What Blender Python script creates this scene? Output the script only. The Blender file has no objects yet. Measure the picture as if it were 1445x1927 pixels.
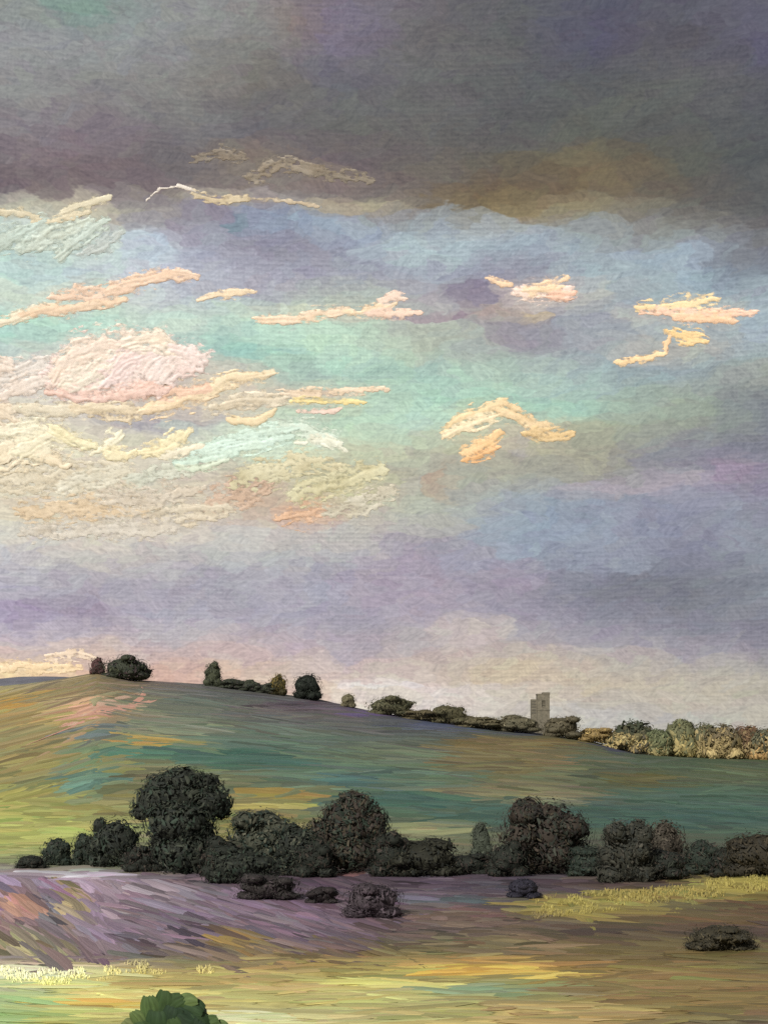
import bpy, math, random
import numpy as np
R = math.radians
F = 2647.0                       # focal length, in pixels of the 1445 x 1927 photograph, used to turn sightings into bearings
CX, HY = 722.5, 1400.0           # straight ahead / eye level
EYE = 20.0                       # eye height above the valley floor (standing on a hillside)
rng = np.random.default_rng(11)
random.seed(5)
scene = bpy.context.scene
COL = scene.collection

# ------------------------------------------------------------------ camera
cam = bpy.data.cameras.new("camera")
cam.sensor_fit = 'VERTICAL'; cam.sensor_height = 24.0
cam.lens = 12.0 / math.tan(R(20.0)); cam.shift_y = (HY - 963.5) / 1927.0
cam.clip_start = 0.1; cam.clip_end = 30000
co = bpy.data.objects.new("camera", cam); COL.objects.link(co)
co.location = (0, 0, EYE); co.rotation_euler = (R(90), 0, 0)
scene.camera = co
scene.render.resolution_x, scene.render.resolution_y = 767, 1024
vs = scene.view_settings
vs.view_transform = 'Standard'; vs.look = 'None'; vs.exposure = 0.0; vs.gamma = 1.0; vs.use_curve_mapping = False
scene.cycles.use_denoising = False
scene.cycles.max_bounces = 4
scene.cycles.sample_clamp_direct = 4.0; scene.cycles.sample_clamp_indirect = 2.0

# ------------------------------------------------------------------ sun
SUN_AZ, SUN_EL = R(-156), R(30)
sun = bpy.data.lights.new("sun", 'SUN'); sun.energy = 4.1; sun.angle = R(4); sun.color = (1.0, 0.965, 0.91)
so = bpy.data.objects.new("sun", sun); COL.objects.link(so)
so.rotation_euler = (R(90) - SUN_EL, 0, -SUN_AZ + math.pi)

def lin(c):
    c = np.asarray(c, float) / 255.0
    return np.where(c <= 0.04045, c / 12.92, ((c + 0.055) / 1.055) ** 2.4)

# ------------------------------------------------------------------ sky (world): broken evening overcast, laid out by bearing and elevation
def azel(c, r):
    a = math.atan2(c - CX, F)
    return math.degrees(a), math.degrees(math.atan2((HY - r) * math.cos(a), F))
SKY_COLS = [0, 160, 320, 480, 640, 800, 960, 1120, 1280, 1445]
SKY = {
 0: [(138,140,135),(128,146,138),(138,140,138),(132,130,128),(126,118,131),(106,101,103),(98,98,98),(90,88,100),(92,90,98),(98,96,108)],
 80: [(145,145,146),(140,142,142),(138,138,138),(122,120,115),(122,114,126),(112,108,106),(98,98,96),(86,82,98),(96,92,90),(92,88,106)],
 160: [(140,140,138),(134,133,130),(132,130,126),(115,110,102),(108,106,110),(104,102,100),(94,94,93),(92,92,90),(98,98,94),(92,90,94)],
 240: [(132,126,128),(128,120,124),(118,114,114),(110,106,110),(106,104,98),(104,102,98),(94,92,90),(96,96,86),(92,92,88),(88,88,88)],
 300: [(126,114,116),(126,110,112),(112,104,104),(122,111,106),(112,98,100),(106,100,92),(100,94,84),(112,100,76),(94,92,80),(86,88,86)],
 350: [(118,104,106),(118,104,104),(120,108,108),(138,126,116),(125,112,108),(112,102,92),(110,94,70),(112,98,74),(98,90,80),(88,88,86)],
 390: [(165,160,152),(176,168,150),(140,132,140),(138,136,158),(150,142,130),(128,116,98),(130,112,76),(120,110,90),(104,98,86),(90,88,86)],
 430: [(178,198,188),(178,192,182),(150,142,152),(130,140,165),(140,158,180),(150,165,172),(155,165,170),(140,145,140),(128,126,118),(104,100,96)],
 470: [(172,200,190),(176,200,190),(168,182,200),(138,134,156),(138,140,160),(158,180,184),(142,158,172),(145,160,172),(140,158,172),(112,110,118)],
 510: [(160,196,190),(168,182,190),(176,178,190),(152,148,168),(150,148,164),(150,158,172),(138,134,152),(152,172,178),(140,166,180),(118,130,145)],
 560: [(176,198,190),(175,205,195),(176,186,192),(160,162,170),(158,176,172),(160,152,158),(142,126,142),(160,165,164),(142,172,180),(150,168,175)],
 600: [(150,196,188),(158,205,192),(172,200,192),(168,205,192),(172,205,190),(176,178,168),(140,128,140),(148,152,162),(150,170,176),(148,168,178)],
 650: [(135,186,182),(170,196,188),(165,200,190),(140,192,184),(168,208,188),(165,186,172),(146,140,148),(148,152,160),(150,166,168),(146,164,172)],
 700: [(190,192,185),(205,200,195),(205,200,190),(160,185,175),(150,196,186),(150,192,182),(158,190,180),(146,168,170),(138,156,160),(138,152,150)],
 750: [(190,182,172),(195,182,170),(195,182,165),(192,185,165),(178,190,170),(155,205,188),(150,200,185),(145,180,172),(140,160,152),(120,126,128)],
 800: [(205,190,160),(172,163,160),(168,160,165),(170,190,175),(165,205,185),(170,210,195),(165,190,170),(160,168,140),(140,146,130),(118,120,130)],
 850: [(205,195,165),(200,190,165),(188,196,172),(185,210,186),(180,190,165),(178,178,150),(165,155,135),(150,150,128),(128,126,138),(116,114,130)],
 900: [(208,200,175),(205,190,165),(195,185,165),(190,175,150),(185,178,140),(172,168,150),(160,160,140),(148,146,138),(140,134,145),(132,118,142)],
 950: [(205,198,172),(200,182,150),(195,178,155),(190,165,135),(195,175,150),(175,178,158),(155,158,160),(132,140,160),(132,132,158),(130,130,148)],
 1000: [(195,190,178),(195,185,170),(195,185,172),(190,182,172),(180,172,165),(170,165,160),(135,145,165),(135,142,162),(130,130,155),(128,132,148)],
 1050: [(180,172,180),(188,180,172),(183,176,172),(172,170,170),(165,162,165),(155,138,160),(140,150,168),(132,138,158),(120,122,142),(126,130,145)],
 1100: [(168,162,178),(165,158,170),(162,155,168),(158,150,165),(152,145,165),(158,140,160),(138,132,155),(122,120,140),(112,112,128),(122,128,140)],
 1150: [(162,148,175),(155,142,165),(158,150,168),(155,148,168),(152,145,165),(158,142,160),(145,135,155),(126,122,142),(115,114,132),(118,118,135)],
 1190: [(178,162,178),(175,160,172),(172,160,170),(170,155,165),(155,142,160),(172,158,160),(160,150,160),(140,132,150),(122,118,138),(118,114,134)],
 1230: [(215,185,165),(205,178,165),(195,170,165),(190,165,165),(168,152,165),(185,165,160),(182,165,155),(170,158,160),(155,145,155),(140,132,145)],
 1265: [(230,200,150),(215,175,150),(205,165,150),(205,180,160),(200,180,172),(190,172,160),(195,175,148),(185,172,155),(178,168,155),(165,158,150)],
 1300: [(225,185,150),(212,172,150),(208,168,150),(210,175,155),(215,195,180),(218,206,198),(203,192,178),(192,176,155),(186,176,158),(176,168,153)],
 1350: [(215,190,165),(212,182,160),(212,182,160),(212,190,172),(215,205,195),(212,204,196),(198,190,178),(186,183,178),(182,178,170),(180,174,164)],
}
# soft patches: col, row, half width, half height, colour, strength
SKY_PATCHES = [
 (150,22,60,26,(112,152,136),.7),(560,40,62,38,(142,116,92),.7),(660,70,80,60,(120,110,132),.5),(1080,60,70,45,(78,76,98),.6),
 (1300,60,70,50,(82,80,100),.5),(760,110,70,50,(104,104,102),.6),(150,245,150,26,(126,108,118),.7),(1030,300,110,28,(110,102,76),.6),
 (1130,330,80,26,(124,106,78),.6),(880,375,100,34,(112,92,60),.7),(1040,395,90,18,(160,142,98),.6),(480,300,90,26,(150,135,112),.7),
 (620,325,70,20,(150,135,110),.6),(545,412,100,24,(126,150,174),.8),(435,415,22,13,(100,140,152),.8),(500,470,150,34,(134,128,150),.8),
 (700,385,70,16,(170,160,130),.6),(260,455,60,26,(170,190,210),.8),(790,475,60,26,(162,190,192),.7),(860,590,130,9,(150,104,130),.8),
 (900,545,55,22,(128,110,140),.9),(950,585,90,18,(196,180,150),.6),(1020,592,40,14,(215,190,135),.8),(960,835,38,30,(138,128,156),.95),
 (1365,890,58,30,(146,116,150),.9),(1200,915,150,16,(172,152,168),.8),(830,905,30,30,(200,150,108),.5),(570,968,42,22,(218,165,122),.8),
 (480,930,52,36,(190,148,122),.7),(630,915,100,34,(202,196,138),.7),(120,965,120,20,(214,186,142),.7),(290,905,36,18,(196,206,190),.8),
 (170,1140,70,40,(152,128,156),.8),(30,1155,110,22,(152,126,172),.8),(740,1080,84,80,(162,140,163),.7),(1000,985,110,60,(122,144,172),.8),
 (1230,1110,170,44,(106,104,120),.8),(970,1095,70,34,(152,128,152),.7),(880,1190,80,24,(198,178,168),.8),(620,757,62,7,(228,202,118),.9),
 (570,737,110,8,(218,182,150),.8),(430,665,90,30,(122,184,180),.7),(1060,770,110,20,(140,200,186),.7),(1000,790,40,10,(200,190,150),.4),
 (1110,850,110,44,(172,164,132),.6),(1250,850,80,40,(130,126,142),.6),(360,800,80,34,(162,152,162),.8),(230,790,90,20,(160,155,160),.8),
 (60,1262,70,16,(240,212,158),.8),(720,1288,70,10,(228,220,216),.8),(1020,1260,110,30,(200,180,148),.6),(60,1230,60,10,(176,150,168),.7),
 (60,735,150,70,(222,208,188),.8),(120,930,260,80,(218,204,174),.7),(60,845,130,60,(232,222,190),.7),(260,700,150,70,(220,200,188),.7),(400,740,170,44,(212,194,164),.8),(90,850,160,70,(222,208,176),.8),(300,860,140,40,(210,200,172),.7),(470,830,150,34,(198,220,196),.8),(150,560,170,26,(206,200,184),.55),(600,590,150,16,(206,196,166),.6),(1030,550,90,26,(220,198,172),.6),(1300,590,130,26,(210,192,164),.6),(1260,655,110,26,(196,184,156),.6),(930,815,130,44,(200,184,140),.7),(100,440,130,34,(196,208,194),.7),(150,390,130,14,(192,184,156),.7),(400,368,140,12,(176,164,140),.7),(640,385,110,14,(176,162,132),.7),(1100,400,160,14,(140,128,98),.6),(250,920,280,60,(206,194,166),.6),(600,1010,160,30,(190,182,172),.5),
 (1390,490,80,22,(112,110,120),.7),(60,405,70,12,(200,190,150),.6),
]
def softened(c, r, k=1.0):
    c = np.array(c, float)
    if c[1] > c[0] + 8 and c[1] >= c[2]: c = c + np.array([12., 3., -7.])*np.interp(r, [430, 560, 850, 900], [0, 1, 1, 0])
    g = c.mean()
    f = np.interp(r, [330, 430, 1250, 1330], [0, 1, 1, .3])
    return lin(np.clip(g + (c-g)*(1 - (.36 if c[2] > c[1] else .20)*f*k), 0, 255) * (1 + (.075 if c[2] > c[1] else .055)*f))
world = bpy.data.worlds.new("World"); scene.world = world; world.use_nodes = True
NT = world.node_tree; NT.nodes.clear()
def mknode(nt, typ, ins=None, **kw):
    n = nt.nodes.new(typ)
    for k, v in kw.items(): setattr(n, k, v)
    for k, v in (ins or {}).items():
        s = n.inputs[k]
        if isinstance(v, bpy.types.NodeSocket): nt.links.new(v, s)
        else: s.default_value = v
    return n
def W(typ, ins=None, **kw): return mknode(NT, typ, ins, **kw)
def WM(op, a, b=0.0, c=0.0): return W('ShaderNodeMath', {0: a, 1: b, 2: c}, operation=op).outputs[0]
def WV(op, a, b=(0,0,0), c=(0,0,0)):
    n = W('ShaderNodeVectorMath', {0: a, 1: b}, operation=op)
    if op == 'MULTIPLY_ADD':
        if isinstance(c, bpy.types.NodeSocket): NT.links.new(c, n.inputs[2])
        else: n.inputs[2].default_value = c
    return n.outputs['Value' if op == 'LENGTH' else 'Vector']
def WMix(f, a, b, blend='MIX'):
    n = W('ShaderNodeMix', data_type='RGBA', blend_type=blend)
    for s, v in ((n.inputs[0], f), (n.inputs[6], a), (n.inputs[7], b)):
        if isinstance(v, bpy.types.NodeSocket): NT.links.new(v, s)
        else: s.default_value = v
    return n.outputs[2]
def WRange(x, a, b, c, d, t='SMOOTHSTEP'):
    return W('ShaderNodeMapRange', {0: x, 1: a, 2: b, 3: c, 4: d}, interpolation_type=t).outputs[0]
tc = W('ShaderNodeTexCoord').outputs['Generated']
sep = W('ShaderNodeSeparateXYZ', {0: tc})
az = WM('MULTIPLY', WM('ARCTAN2', sep.outputs[0], sep.outputs[1]), 57.29578)
el = WM('MULTIPLY', WM('ARCSINE', sep.outputs[2]), 57.29578)
A0 = azel(0, HY)[0]; A1 = azel(1445, HY)[0]; AW = A1 - A0
azf = WM('ADD', WM('PINGPONG', WM('SUBTRACT', az, A0), AW), A0)     # the cloud pattern goes on, mirrored, all round the horizon
P = W('ShaderNodeCombineXYZ', {0: azf, 1: el, 2: 0.0}).outputs[0]
# wind-drawn warping of the cloud field
wn = W('ShaderNodeTexNoise', {'Vector': WV('MULTIPLY', P, (.30, .75, 1)), 'Scale': 1.0, 'Detail': 4.0, 'Roughness': .6}, noise_dimensions='2D').outputs['Color']
Pw = WV('ADD', P, WV('MULTIPLY', WV('SUBTRACT', wn, (.5, .5, .5)), (3.2, 1.15, 0)))
# broad cloud fibres: each cell carries one tone and one lie
def cells(scale_x, scale_y, rot):
    r = W('ShaderNodeVectorRotate', {'Vector': Pw, 'Angle': rot}, rotation_type='Z_AXIS').outputs[0]
    v = W('ShaderNodeTexVoronoi', {'Vector': WV('MULTIPLY', r, (scale_x, scale_y, 1)), 'Scale': 1.0, 'Randomness': 1.0, 'Smoothness': .25},
          voronoi_dimensions='2D', feature='SMOOTH_F1')
    q = WV('MULTIPLY', v.outputs['Position'], (1/scale_x, 1/scale_y, 0))
    return W('ShaderNodeVectorRotate', {'Vector': q, 'Angle': -rot}, rotation_type='Z_AXIS').outputs[0], v.outputs['Color']
q1, c1 = cells(.50, 1.25, .10)
q2, c2 = cells(1.5, 3.0, -.18)
Pq = WV('ADD', WV('MULTIPLY', q1, (.38, .38, 0)), WV('ADD', WV('MULTIPLY', q2, (.37, .37, 0)), WV('MULTIPLY', Pw, (.25, .25, 0))))
sq = W('ShaderNodeSeparateXYZ', {0: Pq})
qa, qe = sq.outputs[0], sq.outputs[1]
ELMAX = 40.0
pe = WM('DIVIDE', qe, ELMAX)
def sky_ramp(ci):
    n = W('ShaderNodeValToRGB', {0: pe}); cr = n.color_ramp; cr.interpolation = 'LINEAR'
    st = sorted((min(.999, max(0.0, azel(SKY_COLS[ci], r)[1] / ELMAX)), tuple(softened(np.array(SKY[r][ci])*(1.05 if r < 200 and ci < 4 else 1.0)*(1 + .06*max(0, 1 - SKY_COLS[ci]/760)*(400 < r < 1050)), r)) + (1.0,)) for r in SKY)
    cr.elements[0].position, cr.elements[0].color = st[0]
    cr.elements[1].position, cr.elements[1].color = st[-1]
    for p, c in st[1:-1]:
        e = cr.elements.new(p); e.color = c
    return n.outputs[0]
cur = sky_ramp(0)
for i in range(1, len(SKY_COLS)):
    f = WRange(qa, azel(SKY_COLS[i-1], HY)[0], azel(SKY_COLS[i], HY)[0], 0.0, 1.0, 'LINEAR')
    cur = WMix(f, cur, sky_ramp(i))
for (c, r, hw, hh, colr, op) in SKY_PATCHES:
    a, e = azel(c, r); k = 57.3 / F
    d = WV('LENGTH', WV('MULTIPLY_ADD', Pq, (1/(hw*k), 1/(hh*k), 0), (-a/(hw*k), -e/(hh*k), 0)))
    cur = WMix(WRange(d, .25, 1.45, op*(.45 if r < 330 else .82), 0.0), cur, tuple(softened(colr, r, 1.3)) + (1.0,))
# fibrous streaks inside each cell, and a fine ribbed grain
ang = WM('MULTIPLY', WM('SUBTRACT', W('ShaderNodeSeparateXYZ', {0: c2}).outputs[0], .5), 2.2)
pr = W('ShaderNodeVectorRotate', {'Vector': P, 'Angle': ang}, rotation_type='Z_AXIS').outputs[0]
b1 = W('ShaderNodeTexNoise', {'Vector': WV('MULTIPLY', pr, (.8, 6.5, 1)), 'Scale': 1.0, 'Detail': 3.0, 'Roughness': .65}, noise_dimensions='2D').outputs[0]
b2 = W('ShaderNodeTexNoise', {'Vector': WV('MULTIPLY', P, (2.4, 7.5, 1)), 'Scale': 1.0, 'Detail': 2.0, 'Roughness': .7}, noise_dimensions='2D').outputs[0]
b3 = W('ShaderNodeTexNoise', {'Vector': WV('MULTIPLY', P, (5.5, 6.5, 1)), 'Scale': 1.0, 'Detail': 1.0, 'Roughness': .6}, noise_dimensions='2D').outputs[0]
rib1 = WM('SINE', WM('MULTIPLY_ADD', el, 38.0, WM('MULTIPLY', b3, 5.0)))
rib2 = WM('SINE', WM('MULTIPLY_ADD', azf, 44.0, WM('MULTIPLY', b2, 6.0)))
lowm = W('ShaderNodeTexNoise', {'Vector': WV('MULTIPLY', P, (.16, .3, 1)), 'Scale': 1.0, 'Detail': 2.0}, noise_dimensions='2D').outputs[0]
rib = WM('MULTIPLY', WM('ADD', WM('MULTIPLY', rib1, .75), WM('MULTIPLY', rib2, .25)), WRange(lowm, .35, .65, .25, 1.0))
cv = W('ShaderNodeSeparateXYZ', {0: c1}); cw = W('ShaderNodeSeparateXYZ', {0: c2})
val = WM('ADD', WM('ADD', WM('MULTIPLY', WM('SUBTRACT', b1, .5), .58), WM('MULTIPLY', WM('SUBTRACT', b2, .5), .30)),
         WM('ADD', WM('MULTIPLY', WM('SUBTRACT', b3, .5), .26), WM('ADD', WM('MULTIPLY', rib, .075), WM('ADD', WM('MULTIPLY', WM('SUBTRACT', cv.outputs[1], .5), .10), WM('MULTIPLY', WM('SUBTRACT', cw.outputs[1], .5), .10)))))
cur = WMix(1.0, cur, W('ShaderNodeCombineXYZ', {0: WM('ADD', val, 1.0), 1: WM('ADD', val, 1.0), 2: WM('ADD', WM('MULTIPLY', val, .92), 1.0)}).outputs[0], 'MULTIPLY')
hue = WMix(.10, cur, WMix(1.0, cur, W('ShaderNodeMix', {0: .5, 6: c2, 7: (.8, .8, .8, 1)}, data_type='RGBA').outputs[2], 'MULTIPLY'))
skyt = W('ShaderNodeTexSky', sky_type='NISHITA', sun_disc=False, sun_elevation=SUN_EL, sun_rotation=SUN_AZ)
cover = WMix(1.0, hue, (10.6, 10.6, 10.6, 1), 'MULTIPLY')
mixed = WMix(.95, skyt.outputs[0], cover)                      # 95 % cloud cover over the clear sky
bg = W('ShaderNodeBackground', {'Color': mixed, 'Strength': 0.1})
world.cycles.sampling_method = 'MANUAL'; world.cycles.sample_map_resolution = 256
wo = W('ShaderNodeOutputWorld', {'Surface': bg.outputs[0]})

# ------------------------------------------------------------------ helpers
def _h(i, j, s):
    n = (i.astype(np.int64) * 374761393 + j.astype(np.int64) * 668265263 + s * 1442695041) & 0xffffffff
    n = ((n ^ (n >> 13)) * 1274126177) & 0xffffffff
    return ((n ^ (n >> 16)) & 0xffff) / 65535.0
def vn(x, y, s=0):
    x = np.asarray(x, float); y = np.asarray(y, float)
    i, j = np.floor(x), np.floor(y); fx, fy = x - i, y - j
    fx = fx*fx*(3-2*fx); fy = fy*fy*(3-2*fy)
    return (_h(i,j,s)*(1-fx)+_h(i+1,j,s)*fx)*(1-fy) + (_h(i,j+1,s)*(1-fx)+_h(i+1,j+1,s)*fx)*fy
def fbm(x, y, s=0, o=3):
    return sum(vn(x*2**k, y*2**k, s+k*17) * .5**k for k in range(o)) / sum(.5**k for k in range(o))

def build(name, verts, faces, mat, parent=None, colors=None, uv=None, smooth=True, density=None):
    """verts (n,3), faces (m,4) or (m,3) index array -> one mesh object"""
    verts = np.asarray(verts, np.float32); faces = np.asarray(faces, np.int32)
    me = bpy.data.meshes.new(name); k = faces.shape[1]
    me.vertices.add(len(verts)); me.vertices.foreach_set('co', verts.ravel())
    me.loops.add(faces.size); me.loops.foreach_set('vertex_index', faces.ravel())
    me.polygons.add(len(faces)); me.polygons.foreach_set('loop_start', np.arange(0, faces.size, k, dtype=np.int32))
    me.update(calc_edges=True)
    me.polygons.foreach_set('use_smooth', np.full(len(faces), smooth))
    if colors is not None:
        ca = me.color_attributes.new('pigment', 'FLOAT_COLOR', 'POINT')
        c4 = np.ones((len(verts), 4), np.float32); c4[:, :3] = colors
        if density is not None: c4[:, 3] = density
        ca.data.foreach_set('color', c4.ravel())
    if uv is not None:
        ul = me.uv_layers.new(name='grain'); ul.data.foreach_set('uv', np.asarray(uv, np.float32)[faces.ravel()].ravel())
    me.materials.append(mat); me.validate()
    o = bpy.data.objects.new(name, me); COL.objects.link(o)
    if parent: o.parent = parent
    return o
def tag(o, label=None, cat=None, group=None, kind=None):
    if label: o['label'] = label
    if cat: o['category'] = cat
    if group: o['group'] = group
    if kind: o['kind'] = kind
    return o
def empty(name, loc, label, cat, group=None):
    o = bpy.data.objects.new(name, None); COL.objects.link(o); o.location = loc; o.empty_display_size = .5
    return tag(o, label, cat, group)

def grain_mat(name, rough=.55, spec=.3, su=1.6, sv=9.0, bump=.5, var=.35, dist=.05, translucent=0.0):
    """pigment colour x fibre-like grain that runs along each blade, tuft or fibre"""
    m = bpy.data.materials.new(name); m.use_nodes = True; nt = m.node_tree; nt.nodes.clear()
    N = lambda t, i=None, **k: mknode(nt, t, i, **k)
    at = N('ShaderNodeAttribute', attribute_name='pigment').outputs['Color']
    uvn = N('ShaderNodeUVMap', uv_map='grain').outputs[0]
    mp = N('ShaderNodeVectorMath', {0: uvn, 1: (su, sv, 1)}, operation='MULTIPLY').outputs[0]
    n1 = N('ShaderNodeTexNoise', {'Vector': mp, 'Scale': 1.0, 'Detail': 3.0, 'Roughness': .6}, noise_dimensions='2D').outputs[0]
    mr = N('ShaderNodeMapRange', {0: n1, 1: .25, 2: .75, 3: 1-var, 4: 1+var}).outputs[0]
    mx = N('ShaderNodeMix', data_type='RGBA', blend_type='MULTIPLY'); mx.inputs[0].default_value = 1
    nt.links.new(at, mx.inputs[6]); nt.links.new(mr, mx.inputs[7])
    bp = N('ShaderNodeBump', {'Height': n1, 'Strength': bump, 'Distance': dist}).outputs[0]
    bs = N('ShaderNodeBsdfPrincipled', {'Base Color': mx.outputs[2], 'Roughness': rough, 'Specular IOR Level': spec, 'Normal': bp})
    N('ShaderNodeOutputMaterial', {'Surface': bs.outputs[0]})
    return m

def dab_mesh(C, T, B, Nn, L, Wd, colr, nu=8, nv=6, thick=.12, rag=.22, curve=None, sink=0.0, jit=.35, snap=None):
    """many leaf- or tuft-shaped clumps: C,T,B,Nn (n,3) centre and frame, L,Wd (n,), colr (n,3). Returns verts, faces, colours, uv."""
    n = len(C)
    s = np.linspace(-.5, .5, nu)[None, :, None]; v = np.linspace(-.5, .5, nv)[None, None, :]
    e0 = 1 - rag * rng.random((n, 1, nv)); e1 = 1 - rag * rng.random((n, 1, nv))
    ss = np.where(s < 0, s * e0, s * e1)
    taper = 1 - .45 * np.abs(2*s) ** 2.5 * (0.6 + .8 * rng.random((n, 1, 1)))
    vv = v * taper * (1 + 0*s)
    k = (np.zeros(n) if curve is None else curve)[:, None, None]
    vv = vv + k * (4*ss*ss - .5) * (L / Wd)[:, None, None] * .5
    lane = (rng.random((n, 1, nv)) - .5) * jit + (rng.random((n, nu, nv)) - .5) * jit * .4
    arch = (1 - (2*v)**2) * (1 - .8*(2*s)**4)
    hh = (arch + lane * (arch > .05)) * thick - sink * (1 - arch)
    ss = np.broadcast_to(ss, (n, nu, nv)); vv = np.broadcast_to(vv, (n, nu, nv))
    X = (C[:, None, None, :] + T[:, None, None, :] * (ss * L[:, None, None])[..., None] + B[:, None, None, :] * (vv * Wd[:, None, None])[..., None])
    off = (hh * Wd[:, None, None])[..., None] * Nn[:, None, None, :]
    if snap is not None: X[..., 2] = snap(X[..., 0], X[..., 1])
    X = X + off
    idx = np.arange(n * nu * nv).reshape(n, nu, nv)
    fc = np.stack([idx[:, :-1, :-1], idx[:, 1:, :-1], idx[:, 1:, 1:], idx[:, :-1, 1:]], -1).reshape(-1, 4)
    cl = np.broadcast_to(colr[:, None, None, :], (n, nu, nv, 3)) * (1 + .12 * (rng.random((n, 1, nv, 1)) - .5))
    ro = rng.random((n, 1, 1, 2)) * 40
    uv = np.stack([np.broadcast_to(s + .5, (n, nu, nv)), np.broadcast_to(v + .5, (n, nu, nv))], -1) + ro
    return X.reshape(-1, 3), fc, cl.reshape(-1, 3), uv.reshape(-1, 2)
def join(parts):
    o = 0; V, Fc, Cc, U = [], [], [], []
    for v, f, c, u in parts:
        V.append(v); Fc.append(f + o); Cc.append(c); U.append(u); o += len(v)
    return np.concatenate(V), np.concatenate(Fc), np.concatenate(Cc), np.concatenate(U)
def unit(a): return a / np.maximum(np.linalg.norm(a, axis=-1, keepdims=True), 1e-9)

# ------------------------------------------------------------------ terrain
RIDGE_Y = 600.0
_rc = np.array([-900,-300,0,60,120,180,250,330,400,500,600,700,800,900,1000,1100,1200,1300,1445,1700,2400])
_rr = np.array([1330,1300,1291,1286,1277,1266,1280,1284,1288,1302,1316,1338,1354,1368,1378,1392,1417,1424,1428,1430,1430])
def ground_z(x, y):
    x = np.asarray(x, float); y = np.asarray(y, float)
    yy = np.maximum(y, 30)
    c = CX + F * x / yy
    zr = EYE + RIDGE_Y * (HY - np.interp(c, _rc, _rr)) / F
    t = np.clip((y - 245) / (RIDGE_Y - 245), 0, 1)
    hill = zr * (t * (1.22 - .22*t)) * np.clip(t*5, 0, 1)
    over = np.clip(y - RIDGE_Y, 0, None)
    hill = np.where(over > 0, np.maximum(zr - over*.07 - over**2*.0001, 0), hill)
    und = (fbm(x/60, y/60, 3) - .5) * 1.6 * np.clip((y-90)/60, 0, 1) * np.clip((RIDGE_Y + 40 - y)/120, 0, 1) * np.clip((y-245)/-60+1, .35, 1)
    yl = np.interp(x, [0, 14.9, 31.8, 56.5, 84, 140], [146, 153, 176, 207, 236, 280]); dy = y - yl
    hill = hill + 1.2*np.clip((x-8)/14, 0, 1)*np.exp(-(dy/np.where(dy < 0, 14., 6.))**2)*(y < 400)
    near = 18.3 * np.clip(1 - y/92, 0, 1.0)**1.15
    near = np.where(y < 0, 18.3 + np.clip(-y, 0, 60)*.04, near)
    return hill + und + near
def sight(c, r, ymin=60, ymax=598):
    """where the line of sight at bearing (c, r) meets the ground"""
    c = np.atleast_1d(np.asarray(c, float)); r = np.atleast_1d(np.asarray(r, float))
    ys = np.geomspace(ymin, ymax, 420)
    dx = (c - CX) / F; dz = (HY - r) / F
    Z = ground_z(dx[:, None] * ys[None], np.broadcast_to(ys[None], (len(c), len(ys)))) - (EYE + dz[:, None] * ys[None])
    hit = Z >= 0
    i = np.where(hit.any(1), hit.argmax(1), len(ys)-1); i0 = np.maximum(i-1, 0)
    za, zb = Z[np.arange(len(c)), i0], Z[np.arange(len(c)), i]
    t = np.where(hit.any(1) & (i > 0), np.clip(-za/np.where(np.abs(zb-za) < 1e-9, 1, zb-za), 0, 1), 1)
    y = ys[i0] + (ys[i]-ys[i0])*t; x = dx*y
    return np.stack([x, y, ground_z(x, y)], -1)

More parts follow.
